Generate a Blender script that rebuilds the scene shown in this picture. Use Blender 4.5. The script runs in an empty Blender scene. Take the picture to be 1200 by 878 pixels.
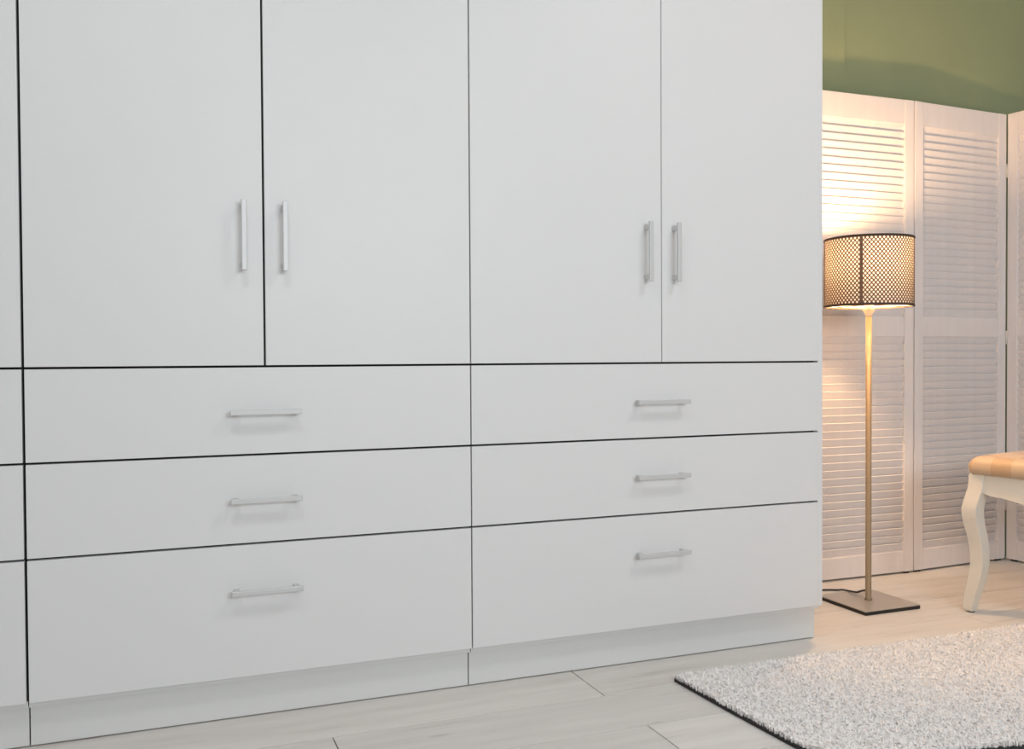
import bpy, bmesh, math, random
from mathutils import Vector, Matrix

random.seed(7)
SC = bpy.context.scene
COL = SC.collection

# ------------------------------------------------------------------ camera
F_PX, YAW, PITCH, ROLL = 1096.98, 0.3701, 0.0181, -0.0057      # solved for a 1200 x 878 frame
CAM = Vector((0.0, -2.3856, 0.90))
fw = Vector((math.sin(YAW)*math.cos(PITCH), math.cos(YAW)*math.cos(PITCH), -math.sin(PITCH)))
rt = Vector((math.cos(YAW), -math.sin(YAW), 0))
up = rt.cross(fw)
r2 = math.cos(ROLL)*rt + math.sin(ROLL)*up
u2 = -math.sin(ROLL)*rt + math.cos(ROLL)*up
cd = bpy.data.cameras.new('camera')
cd.sensor_fit = 'HORIZONTAL'; cd.sensor_width = 36.0
cd.lens = F_PX*36.0/1200.0
cd.clip_start = 0.05
co = bpy.data.objects.new('camera', cd); COL.objects.link(co)
co.matrix_world = Matrix(((r2.x, u2.x, -fw.x, CAM.x), (r2.y, u2.y, -fw.y, CAM.y), (r2.z, u2.z, -fw.z, CAM.z), (0, 0, 0, 1)))
SC.camera = co

# ------------------------------------------------------------------ world, lights, exposure
SC.view_settings.view_transform = 'Standard'
SC.view_settings.look = 'None'
SC.view_settings.exposure = 0.0
SC.view_settings.gamma = 1.0
SC.view_settings.use_curve_mapping = False
w = bpy.data.worlds.new('world'); SC.world = w; w.use_nodes = True
w.node_tree.nodes['Background'].inputs[0].default_value = (0.93, 0.96, 1.0, 1)
w.node_tree.nodes['Background'].inputs[1].default_value = 0.09

def area(name, loc, rot, size, power, color, size_y=None):
    l = bpy.data.lights.new(name, 'AREA'); l.energy = power; l.color = color; l.size = size
    if size_y: l.shape = 'RECTANGLE'; l.size_y = size_y
    else: l.shape = 'DISK'
    o = bpy.data.objects.new(name, l); COL.objects.link(o)
    o.location = loc; o.rotation_euler = rot
    return o
# added unseen soft light to even out the wardrobes, and two ceiling lights
area('added_front_light', (1.25, -4.5, 1.75), (math.radians(90), 0, 0), 1.9, 61, (0.90, 0.955, 1.0), 0.8)
area('ceiling_light', (1.95, -1.45, 2.73), (0, 0, 0), 0.5, 11.5, (0.95, 0.975, 1.0))
area('ceiling_light', (-0.05, -1.45, 2.73), (0, 0, 0), 0.5, 8.5, (0.95, 0.975, 1.0))

# ------------------------------------------------------------------ materials
def new_mat(name):
    m = bpy.data.materials.new(name); m.use_nodes = True
    nt = m.node_tree; return m, nt, nt.nodes['Principled BSDF']

def plain(name, col, rough=0.5, metal=0.0, bump=0.0, scale=60.0, vary=0.04, spec=0.5, stretch=(1, 1, 1)):
    m, nt, b = new_mat(name)
    tc = nt.nodes.new('ShaderNodeTexCoord'); mp = nt.nodes.new('ShaderNodeMapping')
    mp.inputs['Scale'].default_value = stretch
    nz = nt.nodes.new('ShaderNodeTexNoise'); nz.inputs['Scale'].default_value = scale; nz.inputs['Detail'].default_value = 3
    rp = nt.nodes.new('ShaderNodeValToRGB')
    rp.color_ramp.elements[0].position = 0.3; rp.color_ramp.elements[1].position = 0.7
    rp.color_ramp.elements[0].color = tuple(c*(1-vary) for c in col)+(1,)
    rp.color_ramp.elements[1].color = tuple(min(1, c*(1+vary)) for c in col)+(1,)
    nt.links.new(tc.outputs['Object'], mp.inputs[0]); nt.links.new(mp.outputs[0], nz.inputs['Vector'])
    nt.links.new(nz.outputs['Fac'], rp.inputs[0]); nt.links.new(rp.outputs[0], b.inputs['Base Color'])
    b.inputs['Roughness'].default_value = rough; b.inputs['Metallic'].default_value = metal
    b.inputs['Specular IOR Level'].default_value = spec
    if bump:
        bp = nt.nodes.new('ShaderNodeBump'); bp.inputs['Strength'].default_value = bump; bp.inputs['Distance'].default_value = 0.002
        nt.links.new(nz.outputs['Fac'], bp.inputs['Height']); nt.links.new(bp.outputs[0], b.inputs['Normal'])
    return m

M = {}
M['white_front'] = plain('white_laminate', (0.80, 0.80, 0.80), 0.42, vary=0.006, scale=3, spec=0.35)
M['plinth'] = plain('white_plinth_laminate', (0.77, 0.775, 0.765), 0.45, vary=0.01, scale=3, spec=0.35)
M['carcass'] = plain('gap_shade_board', (0.012, 0.012, 0.012), 0.7, vary=0.1)  # black colour stands in for the shade between the fronts
M['handle'] = plain('satin_aluminium', (0.66, 0.66, 0.66), 0.45, metal=0.25, vary=0.03, scale=200, stretch=(1, 1, 8))
M['screen'] = plain('white_painted_pine', (0.82, 0.775, 0.765), 0.5, vary=0.03, scale=25, bump=0.08, stretch=(1, 1, 0.2), spec=0.3)
M['hinge'] = plain('cream_painted_metal', (0.70, 0.66, 0.60), 0.4, metal=0.3)
M['black_rubber'] = plain('black_rubber', (0.02, 0.018, 0.016), 0.6)
M['wall'] = plain('green_paint', (0.315, 0.365, 0.215), 0.8, vary=0.03, scale=4, bump=0.03, spec=0.2)
M['wall_white'] = plain('off_white_paint', (0.72, 0.71, 0.69), 0.8, vary=0.02, scale=4, spec=0.2)
M['nickel'] = plain('brushed_nickel', (0.34, 0.26, 0.17), 0.6, metal=0.5, vary=0.06, scale=90, stretch=(6, 6, 0.3))
M['plate'] = plain('brushed_steel_plate', (0.60, 0.56, 0.51), 0.40, metal=0.6, vary=0.06, scale=60, stretch=(1, 14, 1))
M['plate_edge'] = plain('black_plate_edge', (0.012, 0.01, 0.008), 0.5)
M['lattice'] = plain('brown_woven_lattice', (0.135, 0.078, 0.056), 0.65, vary=0.15, scale=80)
M['shade_rim'] = plain('dark_brown_rim', (0.05, 0.028, 0.02), 0.6, vary=0.1)
M['ceramic'] = plain('beige_socket_plastic', (0.75, 0.66, 0.52), 0.45)
M['cord'] = plain('dark_cord_rubber', (0.02, 0.018, 0.02), 0.5)
M['stool_paint'] = plain('cream_lacquer', (0.80, 0.75, 0.66), 0.38, vary=0.03, scale=12, bump=0.03)
M['backing'] = plain('charcoal_rug_backing', (0.035, 0.033, 0.032), 0.9, vary=0.2, scale=200, bump=0.3)

def mat_liner():
    m, nt, b = new_mat('parchment_liner')
    nt.nodes.remove(b)
    out = nt.nodes['Material Output']
    d = nt.nodes.new('ShaderNodeBsdfDiffuse'); t = nt.nodes.new('ShaderNodeBsdfTranslucent'); mx = nt.nodes.new('ShaderNodeMixShader')
    nz = nt.nodes.new('ShaderNodeTexNoise'); nz.inputs['Scale'].default_value = 50
    rp = nt.nodes.new('ShaderNodeValToRGB')
    rp.color_ramp.elements[0].color = (0.88, 0.83, 0.76, 1); rp.color_ramp.elements[1].color = (0.93, 0.89, 0.83, 1)
    nt.links.new(nz.outputs['Fac'], rp.inputs[0])
    nt.links.new(rp.outputs[0], d.inputs[0]); nt.links.new(rp.outputs[0], t.inputs[0])
    mx.inputs[0].default_value = 0.065
    nt.links.new(d.outputs[0], mx.inputs[1]); nt.links.new(t.outputs[0], mx.inputs[2]); nt.links.new(mx.outputs[0], out.inputs[0])
    return m
M['liner'] = mat_liner()

def mat_bulb():
    m, nt, b = new_mat('lit_bulb_glass')
    b.inputs['Base Color'].default_value = (1, 0.9, 0.8, 1)
    b.inputs['Emission Color'].default_value = (1.0, 0.60, 0.30, 1)
    b.inputs['Emission Strength'].default_value = 850.0
    return m
M['bulb'] = mat_bulb()

def mat_plank():
    m, nt, b = new_mat('pale_limed_oak')
    tc = nt.nodes.new('ShaderNodeTexCoord'); oi = nt.nodes.new('ShaderNodeObjectInfo')
    ad = nt.nodes.new('ShaderNodeVectorMath'); ad.operation = 'MULTIPLY_ADD'
    ad.inputs[1].default_value = (1, 1, 1)
    cmb = nt.nodes.new('ShaderNodeCombineXYZ'); mu = nt.nodes.new('ShaderNodeMath'); mu.operation = 'MULTIPLY'; mu.inputs[1].default_value = 37.0
    nt.links.new(oi.outputs['Random'], mu.inputs[0]); nt.links.new(mu.outputs[0], cmb.inputs[0]); nt.links.new(mu.outputs[0], cmb.inputs[1])
    nt.links.new(tc.outputs['Object'], ad.inputs[0]); nt.links.new(cmb.outputs[0], ad.inputs[2])
    mp = nt.nodes.new('ShaderNodeMapping'); mp.inputs['Scale'].default_value = (0.9, 9, 1)
    nt.links.new(ad.outputs[0], mp.inputs[0])
    n1 = nt.nodes.new('ShaderNodeTexNoise'); n1.inputs['Scale'].default_value = 2.2; n1.inputs['Detail'].default_value = 6; n1.inputs['Roughness'].default_value = 0.6
    nt.links.new(mp.outputs[0], n1.inputs['Vector'])
    rp = nt.nodes.new('ShaderNodeValToRGB')
    e = rp.color_ramp.elements
    e[0].position = 0.28; e[0].color = (0.60, 0.555, 0.515, 1)
    e[1].position = 0.62; e[1].color = (0.775, 0.745, 0.705, 1)
    x = e.new(0.42); x.color = (0.715, 0.68, 0.64, 1)
    nt.links.new(n1.outputs['Fac'], rp.inputs[0])
    # small knots and streaks
    mp2 = nt.nodes.new('ShaderNodeMapping'); mp2.inputs['Scale'].default_value = (3.0, 15, 1)
    nt.links.new(ad.outputs[0], mp2.inputs[0])
    n2 = nt.nodes.new('ShaderNodeTexNoise'); n2.inputs['Scale'].default_value = 1.6; n2.inputs['Detail'].default_value = 2
    nt.links.new(mp2.outputs[0], n2.inputs['Vector'])
    r3 = nt.nodes.new('ShaderNodeValToRGB'); r3.color_ramp.elements[0].position = 0.70; r3.color_ramp.elements[1].position = 0.80
    r3.color_ramp.elements[0].color = (0, 0, 0, 1); r3.color_ramp.elements[1].color = (0.55, 0.55, 0.55, 1)
    nt.links.new(n2.outputs['Fac'], r3.inputs[0])
    mx = nt.nodes.new('ShaderNodeMix'); mx.data_type = 'RGBA'
    nt.links.new(r3.outputs[0], mx.inputs[0]); nt.links.new(rp.outputs[0], mx.inputs[6]); mx.inputs[7].default_value = (0.40, 0.35, 0.32, 1)
    # tone per plank
    mr = nt.nodes.new('ShaderNodeMapRange'); mr.inputs[3].default_value = 0.95; mr.inputs[4].default_value = 1.05
    nt.links.new(oi.outputs['Random'], mr.inputs[0])
    hs = nt.nodes.new('ShaderNodeHueSaturation'); nt.links.new(mr.outputs[0], hs.inputs['Value']); nt.links.new(mx.outputs[2], hs.inputs['Color'])
    nt.links.new(hs.outputs[0], b.inputs['Base Color'])
    b.inputs['Roughness'].default_value = 0.5; b.inputs['Specular IOR Level'].default_value = 0.35
    bp = nt.nodes.new('ShaderNodeBump'); bp.inputs['Strength'].default_value = 0.06; bp.inputs['Distance'].default_value = 0.001
    nt.links.new(n1.outputs['Fac'], bp.inputs['Height']); nt.links.new(bp.outputs[0], b.inputs['Normal'])
    return m
M['plank'] = mat_plank()
M['joint'] = plain('dark_floor_joint', (0.10, 0.085, 0.07), 0.9)

def mat_pile():
    m, nt, b = new_mat('pale_grey_pile')
    tc = nt.nodes.new('ShaderNodeTexCoord')
    n = nt.nodes.new('ShaderNodeTexNoise'); n.inputs['Scale'].default_value = 45; n.inputs['Detail'].default_value = 4
    nt.links.new(tc.outputs['Object'], n.inputs['Vector'])
    rp = nt.nodes.new('ShaderNodeValToRGB'); e = rp.color_ramp.elements
    e[0].position = 0.30; e[0].color = (0.86, 0.82, 0.80, 1); e[1].position = 0.55; e[1].color = (0.95, 0.92, 0.90, 1)
    nt.links.new(n.outputs['Fac'], rp.inputs[0]); nt.links.new(rp.outputs[0], b.inputs['Base Color'])
    b.inputs['Roughness'].default_value = 0.9; b.inputs['Specular IOR Level'].default_value = 0.1
    return m
M['pile'] = mat_pile()

def mat_cushion():
    m, nt, b = new_mat('tan_check_satin')
    tc = nt.nodes.new('ShaderNodeTexCoord')
    ck = nt.nodes.new('ShaderNodeTexChecker'); ck.inputs['Scale'].default_value = 14.0
    ck.inputs['Color1'].default_value = (0.60, 0.40, 0.23, 1); ck.inputs['Color2'].default_value = (0.68, 0.50, 0.33, 1)
    nz = nt.nodes.new('ShaderNodeTexNoise'); nz.inputs['Scale'].default_value = 300
    mx = nt.nodes.new('ShaderNodeMix'); mx.data_type = 'RGBA'; mx.blend_type = 'MULTIPLY'; mx.inputs[0].default_value = 0.25
    mp = nt.nodes.new('ShaderNodeMapping'); mp.inputs['Location'].default_value = (0.013, 0.013, 0.013)
    nt.links.new(tc.outputs['Object'], mp.inputs[0]); nt.links.new(mp.outputs[0], ck.inputs['Vector'])
    nt.links.new(ck.outputs[0], mx.inputs[6]); nt.links.new(nz.outputs['Color'], mx.inputs[7])
    nt.links.new(mx.outputs[2], b.inputs['Base Color'])
    b.inputs['Roughness'].default_value = 0.5; b.inputs['Sheen Weight'].default_value = 0.3
    return m
M['cushion'] = mat_cushion()

# ------------------------------------------------------------------ helpers
def add_box(bm, x0, x1, y0, y1, z0, z1):
    vs = [bm.verts.new((x, y, z)) for z in (z0, z1) for y in (y0, y1) for x in (x0, x1)]
    for f in ((0, 2, 3, 1), (4, 5, 7, 6), (0, 1, 5, 4), (2, 6, 7, 3), (0, 4, 6, 2), (1, 3, 7, 5)):
        bm.faces.new([vs[i] for i in f])
    return vs

def add_tube(bm, pts, radii, seg=16, caps=True, square=False):
    """sweep a ring along pts (list of Vectors)"""
    rings = []
    n = len(pts)
    ref = Vector((0, 0, 1))
    for i, p in enumerate(pts):
        t = (pts[min(i+1, n-1)]-pts[max(i-1, 0)]).normalized()
        a = t.cross(ref)
        if a.length < 1e-3: a = t.cross(Vector((1, 0, 0)))
        a.normalize(); b = t.cross(a).normalized()
        r = radii[i] if isinstance(radii, (list, tuple)) else radii
        rings.append([bm.verts.new(p+r*(math.cos(2*math.pi*k/seg)*a+math.sin(2*math.pi*k/seg)*b)) for k in range(seg)])
    for i in range(n-1):
        for k in range(seg):
            f = bm.faces.new((rings[i][k], rings[i][(k+1) % seg], rings[i+1][(k+1) % seg], rings[i+1][k])); f.smooth = True
    if caps:
        bm.faces.new(rings[0]); bm.faces.new(rings[-1])

def add_lathe(bm, prof, seg=48):
    """prof: list of (r, z); closed surface of revolution about the z axis"""
    rings = []
    for r, z in prof:
        if r < 1e-6: rings.append([bm.verts.new((0, 0, z))])
        else: rings.append([bm.verts.new((r*math.cos(2*math.pi*k/seg), r*math.sin(2*math.pi*k/seg), z)) for k in range(seg)])
    for a, b in zip(rings, rings[1:]):
        for k in range(seg):
            q = (k+1) % seg
            if len(a) == 1: vs = (a[0], b[k], b[q])
            elif len(b) == 1: vs = (a[k], b[0], a[q])
            else: vs = (a[k], b[k], b[q], a[q])
            f = bm.faces.new(vs); f.smooth = True

def bevel_mod(o, width, seg=2):
    md = o.modifiers.new('bevel', 'BEVEL'); md.width = width; md.segments = seg; md.limit_method = 'ANGLE'; md.angle_limit = math.radians(40)

def obj(name, bm, mat, parent=None, bevel=0.0, loc=None, rot=None):
    bmesh.ops.recalc_face_normals(bm, faces=bm.faces)
    me = bpy.data.meshes.new(name); bm.to_mesh(me); bm.free()
    me.materials.append(M[mat])
    o = bpy.data.objects.new(name, me); COL.objects.link(o)
    if parent: o.parent = parent
    if loc is not None: o.location = loc
    if rot is not None: o.rotation_euler = rot
    if bevel: bevel_mod(o, bevel)
    return o

def share(src, name, parent, loc, rot=(0, 0, 0)):
    o = src.copy(); o.name = name; COL.objects.link(o); o.parent = parent; o.location = loc; o.rotation_euler = rot
    return o

def thing(name, label, cat, loc=(0, 0, 0), rz=0.0, group=None):
    o = bpy.data.objects.new(name, None); COL.objects.link(o)
    o.empty_display_size = 0.1
    o.location = loc; o.rotation_euler = (0, 0, rz); o['label'] = label; o['category'] = cat
    if group: o['group'] = group
    return o

def struct(o, label=None):
    o['kind'] = 'structure'
    if label: o['label'] = label
    return o

# ------------------------------------------------------------------ room
FX0, FX1, FY0, FY1 = -1.45, 4.30, -4.6, 0.70
bm = bmesh.new(); add_box(bm, FX0, FX1, FY0, FY1, -0.06, -0.008)
floor = obj('floor', bm, 'joint'); struct(floor, 'pale limed oak plank floor under the wardrobes')
ROW = 0.2165
y_hi = 0.70
rows = []
y = -0.17
while y < FY1: y += ROW
yy = y
r_i = 0
bounds = []
while yy > FY0:
    bounds.append((max(yy-ROW, FY0), min(yy, FY1))); yy -= ROW
LEN = 1.50
for (a, b) in bounds:
    mid = (a+b)/2
    # where the cross joints fall in each row (read off the visible ones)
    if -0.17 < mid < 0.05: off = 1.1185
    elif -0.39 < mid < -0.17: off = 0.397
    elif -0.61 < mid < -0.39: off = 1.125
    else: off = random.uniform(0, LEN)
    x = off
    while x > FX0: x -= LEN
    while x < FX1:
        x0, x1 = max(x, FX0), min(x+LEN, FX1)
        if x1-x0 > 0.03:
            bm = bmesh.new(); g = 0.0016
            hx, hy = (x1-x0)/2-g, (b-a)/2-g*0.9
            add_box(bm, -hx, hx, -hy, hy, -0.0085, 0.0)
            o = obj('plank', bm, 'plank', floor, loc=((x0+x1)/2, mid, 0))
            bevel_mod(o, 0.0006, 1)
        x += LEN

bm = bmesh.new(); add_box(bm, FX0, FX1, 0.70, 0.80, 0, 2.75)
struct(obj('wall_back', bm, 'wall'), 'green painted wall above the louvred screen')
bm = bmesh.new(); add_box(bm, 2.05, 2.652, 0.688, 0.70, 0, 2.75)
struct(obj('trim_1', bm, 'wall', bevel=0.002), 'flat green painted boxing on the wall behind the lamp')
bm = bmesh.new(); add_box(bm, FX1, FX1+0.1, FY0, 0.80, 0, 2.75)
struct(obj('wall_right', bm, 'wall_white'), 'off-white side wall beyond the stool')
bm = bmesh.new(); add_box(bm, FX0-0.1, FX0, FY0, 0.80, 0, 2.75)
struct(obj('wall_left', bm, 'wall_white'), 'off-white side wall at the end of the wardrobes')

bm = bmesh.new(); add_box(bm, FX0-0.1, FX1+0.1, FY0, 0.80, 2.75, 2.85)
struct(obj('ceiling', bm, 'wall_white'), 'plain off-white ceiling')

# ------------------------------------------------------------------ wardrobes
Z1, Z2, Z3, Z4 = 0.8818, 0.6633, 0.4432, 0.1141
ZTOP = 2.30
DEPTH = 0.60
def handle_mesh():
    """bar pull, long axis z, centred; back of the feet at y = 0, bar towards -y"""
    bm = bmesh.new(); L = 0.172
    add_box(bm, -0.0065, 0.0065, -0.036, -0.026, -L/2, L/2)
    for s in (-1, 1):
        zc = s*(L/2-0.0145)
        add_box(bm, -0.006, 0.006, -0.0265, 0.0, zc-0.007, zc+0.007)
    return bm
HSRC = {}
def handle(parent, x, z, horizontal):
    key = 'h'
    if key not in HSRC:
        o = obj('handle', handle_mesh(), 'handle', parent, bevel=0.0018); o['label'] = 'satin aluminium bar pull handle'
        HSRC[key] = o
    else:
        o = HSRC[key].copy(); COL.objects.link(o); o.parent = parent; o.name = 'handle'
    o.location = (x, 0, z)
    o.rotation_euler = (0, math.radians(90) if horizontal else 0, 0)
    return o

def wardrobe(label, X0, XM, X1, hv, hh, gaps, end=None):
    """gaps: (left, middle, right) visible half-gaps; hv = x of the two door pulls, hh = centre x of the drawer pulls"""
    xc = (X0+X1)/2
    t = thing('wardrobe', label, 'wardrobe', (xc, 0, 0), 0, 'white wardrobes along the wall')
    gl, gm, gr = gaps; gz = 0.0027
    L0 = X0-xc; L1 = X1-xc; LM = XM-xc
    # carcass, coloured black as gap shade, standing on the floor behind the plinth
    bm = bmesh.new()
    add_box(bm, L0+0.001, L1-0.001-(0.018 if end else 0), 0.0195, DEPTH-0.01, 0.10, ZTOP-0.02)
    add_box(bm, L0+0.02, L1-0.02, 0.056, DEPTH-0.02, 0.0, 0.10)
    obj('carcass', bm, 'carcass', t)
    bm = bmesh.new(); add_box(bm, L0+0.0005, L1-0.0005, 0.0, DEPTH, ZTOP-0.019, ZTOP)
    obj('top_panel', bm, 'white_front', t, bevel=0.001)
    fl1 = L1-gr
    if end:
        bm = bmesh.new(); add_box(bm, L1-0.0175, L1, 0.0006, DEPTH, Z4, ZTOP-0.0195)
        obj('end_panel', bm, 'white_front', t, bevel=0.0008)
        fl1 = L1-0.0177
    # doors
    for (a, b, hx) in ((L0+gl, LM-gm, hv[0]-xc), (LM+gm, fl1, hv[1]-xc)):
        bm = bmesh.new(); z0, z1 = Z1+gz, ZTOP-0.021
        cx = (a+b)/2
        add_box(bm, a-cx, b-cx, 0.0, 0.018, z0-Z1, z1-Z1)
        d = obj('door', bm, 'white_front', t, bevel=0.0009, loc=(cx, 0, Z1))
        handle(d, hx-cx, 1.202-Z1, False)
    # drawers
    for (zb, zt, hz) in ((Z2, Z1, 0.7695), (Z3, Z2, 0.5535), (Z4, Z3, 0.3285)):
        cx = (L0+gl+fl1)/2; hw = (fl1-L0-gl)/2
        bm = bmesh.new(); add_box(bm, -hw, hw, 0.0, 0.018, (gz if zb != Z4 else 0), zt-zb-gz)
        d = obj('drawer_front', bm, 'white_front', t, bevel=0.0009, loc=(cx, 0, zb))
        handle(d, hh-xc-cx, hz-zb, True)
    bm = bmesh.new(); add_box(bm, L0+0.0015, L1-0.0015, 0.037, 0.055, 0.0035, Z4+0.0)
    obj('plinth', bm, 'plinth', t, bevel=0.0006)
    # strip that closes the carcass underside behind the fronts
    bm = bmesh.new(); add_box(bm, L0+0.001, L1-0.001, 0.0185, 0.0365, 0.0985, Z4-0.0005)
    obj('bottom_rail', bm, 'plinth', t)
    return t

S = (-0.2674, 0.2687, 0.8066, 1.3943, 1.9706)
wardrobe('white two-door wardrobe against the side wall, farthest from the floor lamp', -1.345, -0.806, S[0], (-0.86, -0.752), -0.806, (0.002, 0.0025, 0.003))
wardrobe('white two-door wardrobe with three drawers, between two other wardrobes', S[0], S[1], S[2], (0.219, 0.3175), 0.2675, (0.003, 0.0027, 0.0018))
wardrobe('white two-door wardrobe at the end of the row, next to the floor lamp', S[2], S[3], S[4], (1.3425, 1.435), 1.386, (0.0018, 0.0012, 0.002), end=True)

# ------------------------------------------------------------------ folding louvred screen
PH, PT = 1.937, 0.028
GAP0 = 0.008
scr = thing('folding_screen', 'white folding screen of louvred panels behind the floor lamp', 'screen', (2.94, 0.613, 0))
SLAT = {}
def panel(x0, y0, x1, y1):
    """front face runs from (x0,y0) to (x1,y1) in world; local x along it, local y into the thickness"""
    W = math.hypot(x1-x0, y1-y0)-0.006
    ang = math.atan2(y1-y0, x1-x0)
    st = 0.047
    ux, uy = math.cos(ang), math.sin(ang)
    ox, oy = x0+0.003*ux, y0+0.003*uy
    bm = bmesh.new()
    add_box(bm, 0, st, 0, PT, 0, PH)
    add_box(bm, W-st, W, 0, PT, 0, PH)
    rails = ((0, 0.085), (0.968, 1.051), (1.836, PH))
    for a, b in rails: add_box(bm, st, W-st, 0.002, PT-0.002, a, b)
    p = obj('panel', bm, 'screen', scr, bevel=0.0022, loc=(ox-2.94, oy-0.613, GAP0), rot=(0, 0, ang))
    key = round(W, 3)
    for (a, b) in ((0.085, 0.968), (1.051, 1.836)):
        n = round((b-a)/0.0318); pitch = (b-a)/n
        for k in range(n):
            zc = a+(k+0.5)*pitch
            if key not in SLAT:
                bm = bmesh.new(); hw = (W-2*st)/2+0.002
                add_box(bm, -hw, hw, -0.003, 0.003, -0.0182, 0.0182)
                s = obj('slat', bm, 'screen', p, bevel=0.0018); SLAT[key] = s
            else:
                s = SLAT[key].copy(); s.name = 'slat'; COL.objects.link(s); s.parent = p
            s.location = (W/2, 0.5*PT, zc)
            s.rotation_euler = (math.radians(19), 0, 0)       # upper edge towards the room
    for fx in (0.03, W-0.03):
        bm = bmesh.new(); add_box(bm, fx-0.012, fx+0.012, 0.006, PT-0.006, -GAP0, 0.0005)
        obj('foot', bm, 'black_rubber', p)
    return p
PTS = [(1.86, 0.650), (2.402, 0.615), (2.943, 0.613), (3.492, 0.646), (3.535, 0.105)]
pans = [panel(*PTS[i], *PTS[i+1]) for i in range(4)]
for i in (1, 2, 3):
    for hz in (0.25, 0.975, 1.70):
        bm = bmesh.new(); add_tube(bm, [Vector((0, 0, -0.03)), Vector((0, 0, 0.03))], 0.0045, 10)
        back = (i != 3)
        obj('hinge', bm, 'hinge', scr, loc=(PTS[i][0]-2.94+(0.0 if back else -0.002), PTS[i][1]-0.613+(PT if back else -0.0015), hz))

# ------------------------------------------------------------------ floor lamp
LX, LY = 2.42, 0.296
lamp = thing('floor_lamp', 'lit floor lamp with perforated brown drum shade and square steel base', 'lamp', (LX, LY, 0))
bm = bmesh.new(); add_box(bm, -0.122, 0.122, -0.122, 0.122, 0.0, 0.012)
be = obj('base', bm, 'plate_edge', lamp, bevel=0.001)
bm = bmesh.new(); add_box(bm, -0.122, 0.122, -0.122, 0.122, 0.012, 0.016)
tp = obj('base_top', bm, 'plate', be, bevel=0.001); tp['label'] = 'brushed steel top plate'
bm = bmesh.new(); add_lathe(bm, [(0, 0.016), (0.013, 0.016), (0.013, 0.021), (0.0105, 0.024), (0.0105, 1.045), (0.0, 1.045)], 24)
obj('pole', bm, 'nickel', lamp)
bm = bmesh.new(); add_lathe(bm, [(0, 1.040), (0.011, 1.040), (0.013, 1.050), (0.021, 1.062), (0.021, 1.074), (0.016, 1.080), (0.016, 1.205), (0, 1.205)], 28)
obj('socket', bm, 'ceramic', lamp)
SR, SZ0, SZ1 = 0.152, 1.074, 1.320
bm = bmesh.new()
bz = 1.257
prof = [(0, 1.205), (0.013, 1.205), (0.014, 1.215)]
for k in range(11):
    a = -0.95+k*(math.pi/2+0.95)/10
    prof.append((0.030*math.cos(a), bz+0.030*math.sin(a)))
prof[-1] = (0, bz+0.030)
add_lathe(bm, prof, 24)
obj('bulb', bm, 'bulb', lamp)
# woven lattice shell with real holes
shade_bm = bmesh.new()
NC, NR = 70, 29
dz = (SZ1-SZ0-0.008)/NR
def cyl(u, z): return (SR*math.cos(u), SR*math.sin(u), z)
du = 2*math.pi/NC
cache = {}
def vget(iu, iz):
    iu %= 2*NC
    k = (iu, iz)
    if k not in cache:
        zz = SZ0+0.004+min(max(iz, 0), NR)*dz
        cache[k] = shade_bm.verts.new(cyl(iu*du/2, zz))
    return cache[k]
for j in range(0, NR+1):
    for i in range(NC):
        cu = 2*i+(j % 2); cz = j
        zc = SZ0+0.004+cz*dz
        if j == 0 or j == NR:
            tip = vget(cu, cz+1) if j == 0 else vget(cu, cz-1)
            shade_bm.faces.new((vget(cu-1, cz), vget(cu+1, cz), tip))
            continue
        outer = [vget(cu+1, cz), vget(cu, cz+1), vget(cu-1, cz), vget(cu, cz-1)]
        s = 0.60
        inner = []
        for (a, b) in ((0.5, 0), (0.30, 0.55), (0, 0.92), (-0.30, 0.55), (-0.5, 0), (-0.30, -0.55), (0, -0.92), (0.30, -0.55)):
            inner.append(shade_bm.verts.new(cyl((cu/2+a*s)*du, zc+b*s*dz)))
        for q in range(4):
            i0, i1, i2 = inner[2*q], inner[2*q+1], inner[(2*q+2) % 8]
            shade_bm.faces.new((outer[q], outer[(q+1) % 4], i2, i1, i0))
shade = obj('shade', shade_bm, 'lattice', lamp); shade['label'] = 'perforated brown drum shade'
sm = shade.modifiers.new('thickness', 'SOLIDIFY'); sm.thickness = 0.0007; sm.offset = 0
bm = bmesh.new()
rin, rin2 = SR-0.0025, SR-0.0020
seg = 72
rg = [[bm.verts.new((r*math.cos(2*math.pi*k/seg), r*math.sin(2*math.pi*k/seg), z)) for k in range(seg)] for r, z in ((rin2, SZ0+0.002), (rin2, SZ1-0.002))]
for k in range(seg):
    f = bm.faces.new((rg[0][k], rg[0][(k+1) % seg], rg[1][(k+1) % seg], rg[1][k])); f.smooth = True
ln = obj('liner', bm, 'liner', shade); ln['label'] = 'translucent cream inner liner'
for z in (SZ0+0.003, SZ1-0.003):
    bm = bmesh.new()
    add_lathe(bm, [(SR-0.006, z-0.003), (SR+0.0022, z-0.003), (SR+0.0022, z+0.003), (SR-0.006, z+0.003), (SR-0.006, z-0.003)], 72)
    obj('rim', bm, 'shade_rim', shade)
# sewn seam of the shade, faces the room
a0 = math.atan2(CAM.y-LY, CAM.x-LX)-0.16
bm = bmesh.new()
N = 4
vv = [[bm.verts.new(((SR+0.0016)*math.cos(a0+(k-N/2)*0.018), (SR+0.0016)*math.sin(a0+(k-N/2)*0.018), z)) for k in range(N+1)] for z in (SZ0+0.004, SZ1-0.004)]
for k in range(N): bm.faces.new((vv[0][k], vv[0][k+1], vv[1][k+1], vv[1][k]))
so = obj('seam', bm, 'lattice', shade); md = so.modifiers.new('thickness', 'SOLIDIFY'); md.thickness = 0.0008
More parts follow.
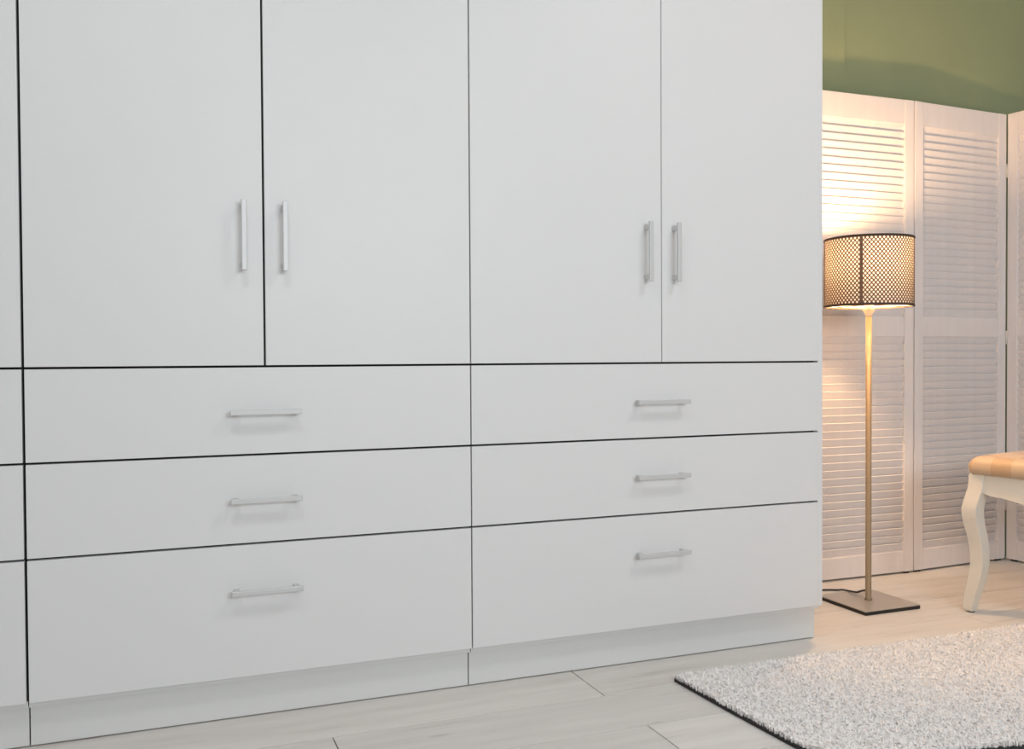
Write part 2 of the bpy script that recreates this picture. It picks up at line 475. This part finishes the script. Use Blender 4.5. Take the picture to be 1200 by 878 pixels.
# spider that carries the shade
bm = bmesh.new()
for k in range(3):
    a = a0+0.16+k*2*math.pi/3
    add_tube(bm, [Vector((0.016*math.cos(a), 0.016*math.sin(a), SZ0+0.008)), Vector(((SR-0.006)*math.cos(a), (SR-0.006)*math.sin(a), SZ0+0.004))], 0.0016, 8)
obj('spider', bm, 'shade_rim', lamp)
# cord from the pole foot over the floor to the wall behind the wardrobe
cp = [(0.003, 0.006, 0.050), (0.0098, 0.044, 0.0368), (0.0084, 0.069, 0.0258), (0.0122, 0.110, 0.0205), (0.0130, 0.150, 0.0155), (0.020, 0.190, 0.0050), (-0.0245, 0.2122, 0.0045), (-0.15, 0.225, 0.0045), (-0.30, 0.26, 0.0045), (-0.36, 0.37, 0.0045)]
cp = [Vector(c) for c in cp]
def catmull(P, n=8):
    out = []
    for i in range(len(P)-1):
        p0, p1, p2, p3 = P[max(i-1, 0)], P[i], P[i+1], P[min(i+2, len(P)-1)]
        for k in range(n):
            t = k/n
            out.append(0.5*((2*p1)+(p2-p0)*t+(2*p0-5*p1+4*p2-p3)*t*t+(3*p1-p0-3*p2+p3)*t**3))
    out.append(P[-1]); return out
bm = bmesh.new(); add_tube(bm, catmull(cp), 0.0034, 8)
obj('cord', bm, 'cord', lamp)

# ------------------------------------------------------------------ stool
# local x runs along the visible apron (towards the camera side), local y to the far side
EX = Vector((0.2, -0.98, 0)).normalized()
SLX, SLY = 0.44, 0.46                      # leg centre spacing
leg0 = Vector((2.697, 0.068, 0))           # leg beside the lamp
ctr = leg0+EX*(SLX/2)+Vector((0.98, 0.2, 0)).normalized()*(SLY/2)
rz = math.atan2(EX.y, EX.x)
stool = thing('stool', 'cream lacquered stool with curved legs and tan upholstered seat', 'stool', tuple(ctr), rz)
# profile of the cabriole leg: (height, outward offset, half width)
LEGP = [(0.000, 0.017, 0.0115), (0.012, 0.018, 0.0145), (0.05, 0.013, 0.0160), (0.10, 0.004, 0.0180), (0.15, -0.003, 0.0185),
        (0.20, -0.004, 0.0190), (0.25, 0.000, 0.0195), (0.30, 0.008, 0.0205), (0.34, 0.0125, 0.0215), (0.37, 0.011, 0.0218),
        (0.40, 0.005, 0.0218), (0.43, -0.001, 0.0216), (0.452, -0.003, 0.0215), (0.481, -0.004, 0.0215)]
def leg_mesh(sx, sy):
    bm = bmesh.new(); rings = []
    P = [Vector((z, o, h)) for z, o, h in LEGP]
    P = catmull(P, 4)
    for v in P:
        z, o, h = v
        h *= 1.22
        c = Vector((sx*o, sy*o, z))
        rings.append([bm.verts.new(c+Vector((a*h, b*h, 0))) for a, b in ((-1, -1), (1, -1), (1, 1), (-1, 1))])
    for a, b in zip(rings, rings[1:]):
        for k in range(4):
            f = bm.faces.new((a[k], a[(k+1) % 4], b[(k+1) % 4], b[k]))
    bm.faces.new(rings[0]); bm.faces.new(rings[-1])
    return bm
for sx in (-1, 1):
    for sy in (-1, 1):
        l = obj('leg', leg_mesh(sx, sy), 'stool_paint', stool, loc=(sx*SLX/2, sy*SLY/2, 0.004))
        for f in l.data.polygons: f.use_smooth = True
        l.data.set_sharp_from_angle(angle=math.radians(40))
        es = l.modifiers.new('bevel', 'BEVEL'); es.width = 0.003; es.segments = 2; es.limit_method = 'ANGLE'; es.angle_limit = math.radians(50)
        bm = bmesh.new(); add_lathe(bm, [(0, 0), (0.012, 0), (0.013, 0.005), (0, 0.005)], 16)
        obj('glide', bm, 'black_rubber', l, loc=(sx*0.016, sy*0.016, -0.004))
def apron_mesh(L, depth):
    """shaped apron board along x, centred; gentle curve on the lower edge"""
    bm = bmesh.new(); n = 28
    fr = []; bk = []
    for i in range(n+1):
        u = i/n; x = -L/2+L*u
        d = min(u, 1-u)*L
        dz = 0.010*math.sin(min(1, d/0.05)*math.pi/2)+0.016*(0.5-0.5*math.cos(min(1, max(0, (d-0.05)/0.13))*math.pi))
        zl = 0.412+0.010-dz
        fr.append((bm.verts.new((x, -depth/2, zl)), bm.verts.new((x, -depth/2, 0.484))))
        bk.append((bm.verts.new((x, depth/2, zl)), bm.verts.new((x, depth/2, 0.484))))
    for i in range(n):
        bm.faces.new((fr[i][0], fr[i+1][0], fr[i+1][1], fr[i][1]))
        bm.faces.new((bk[i][0], bk[i][1], bk[i+1][1], bk[i+1][0]))
        bm.faces.new((fr[i][0], bk[i][0], bk[i+1][0], fr[i+1][0]))
        bm.faces.new((fr[i][1], fr[i+1][1], bk[i+1][1], bk[i][1]))
    bm.faces.new((fr[0][0], fr[0][1], bk[0][1], bk[0][0])); bm.faces.new((fr[n][0], bk[n][0], bk[n][1], fr[n][1]))
    return bm
for s in (-1, 1):
    obj('apron', apron_mesh(SLX-0.04, 0.022), 'stool_paint', stool, bevel=0.0015, loc=(0, s*(SLY/2+0.006), 0))
    obj('apron', apron_mesh(SLY-0.04, 0.022), 'stool_paint', stool, bevel=0.0015, loc=(s*(SLX/2+0.006), 0, 0), rot=(0, 0, math.pi/2))
bm = bmesh.new()
n = 40; HX, HY = SLX/2+0.036, SLY/2+0.036
def sup(a, e):
    c, s = math.cos(a), math.sin(a)
    return (math.copysign(abs(c)**e, c), math.copysign(abs(s)**e, s))
lv = [(0.0, 0.483), (0.93, 0.483), (0.975, 0.487), (0.995, 0.497), (1.0, 0.509), (0.995, 0.521), (0.975, 0.533), (0.93, 0.543), (0.85, 0.549), (0.6, 0.556), (0.3, 0.559), (0, 0.56)]
rings = []
for r, z in lv:
    if r == 0: rings.append([bm.verts.new((0, 0, z))]); continue
    ins = (1-r)*0.22 if r > 0.9 else None
    ring = []
    for k in range(n*2):
        cx, cy = sup(2*math.pi*k/(2*n), 0.16)
        ring.append(bm.verts.new((HX*r*cx, HY*r*cy, z)))
    rings.append(ring)
for a, b in zip(rings, rings[1:]):
    m_ = n*2
    for k in range(m_):
        q = (k+1) % m_
        if len(a) == 1: f = bm.faces.new((a[0], b[k], b[q]))
        elif len(b) == 1: f = bm.faces.new((a[k], b[0], a[q]))
        else: f = bm.faces.new((a[k], b[k], b[q], a[q]))
        f.smooth = True
obj('seat_cushion', bm, 'cushion', stool)

# ------------------------------------------------------------------ rug
rug = thing('rug', 'shaggy pale grey rug with dark backing on the plank floor', 'rug', (2.1, -0.5, 0))
OUT = [(1.346, -0.145), (1.356, -0.40), (1.372, -0.655), (1.400, -0.700), (1.60, -0.778), (1.84, -0.832), (2.2, -0.89), (2.69, -0.93), (2.69, -0.145)]
def inside(x, y):
    c = False; n = len(OUT)
    for i in range(n):
        x1, y1 = OUT[i]; x2, y2 = OUT[(i+1) % n]
        if (y1 > y) != (y2 > y) and x < (x2-x1)*(y-y1)/(y2-y1)+x1: c = not c
    return c
bm = bmesh.new()
lo = [bm.verts.new((x-2.1, y+0.5, 0.0005)) for x, y in OUT]; hi = [bm.verts.new((x-2.1, y+0.5, 0.0095)) for x, y in OUT]
bm.faces.new(lo[::-1]); bm.faces.new(hi)
for i in range(len(OUT)):
    j = (i+1) % len(OUT); bm.faces.new((lo[i], lo[j], hi[j], hi[i]))
obj('backing', bm, 'backing', rug)
bm = bmesh.new()
cx_, cy_ = 2.0, -0.5
ins = []
for x, y in OUT:
    d = Vector((cx_-x, cy_-y)); d.normalize(); ins.append((x+d.x*0.006-2.1, y+d.y*0.006+0.5))
lo = [bm.verts.new((x, y, 0.0095)) for x, y in ins]; hi = [bm.verts.new((x, y, 0.0188)) for x, y in ins]
bm.faces.new(lo[::-1]); bm.faces.new(hi)
for i in range(len(ins)):
    j = (i+1) % len(ins); bm.faces.new((lo[i], lo[j], hi[j], hi[i]))
obj('underpile', bm, 'pile', rug)
verts, faces = [], []
rr = random.Random(3)
STEP = 0.0044
ix = 0
x = 1.348
while x < 2.69:
    # farther out of sight the tufts can be sparser
    y = -0.93
    while y < -0.146:
        px = x+rr.uniform(-0.5, 0.5)*STEP; py = y+rr.uniform(-0.5, 0.5)*STEP
        y += STEP
        if not inside(px, py): continue
        a = rr.uniform(0, 2*math.pi); lean = rr.uniform(0.1, 1.0)
        hgt = rr.uniform(0.011, 0.018)
        dx, dy = math.cos(a), math.sin(a); wx, wy = -dy*0.0021, dx*0.0021
        x0, y0 = px-2.1, py+0.5
        m1 = (x0+dx*lean*0.004, y0+dy*lean*0.004, 0.0085+hgt*0.62)
        m2 = (x0+dx*lean*0.014, y0+dy*lean*0.014, 0.0085+hgt*(1.0-0.25*lean))
        b = len(verts)
        verts += [(x0-wx, y0-wy, 0.0085), (x0+wx, y0+wy, 0.0085), (m1[0]+wx*1.2, m1[1]+wy*1.2, m1[2]), (m1[0]-wx*1.2, m1[1]-wy*1.2, m1[2]), (m2[0]+wx*0.5, m2[1]+wy*0.5, m2[2]), (m2[0]-wx*0.5, m2[1]-wy*0.5, m2[2])]
        faces += [(b, b+1, b+2, b+3), (b+3, b+2, b+4, b+5)]
    x += STEP
me = bpy.data.meshes.new('pile'); me.from_pydata(verts, [], faces); me.update(); me.materials.append(M['pile'])
po = bpy.data.objects.new('pile', me); COL.objects.link(po); po.parent = rug; po['kind'] = 'stuff'; po['label'] = 'shaggy pale grey pile'
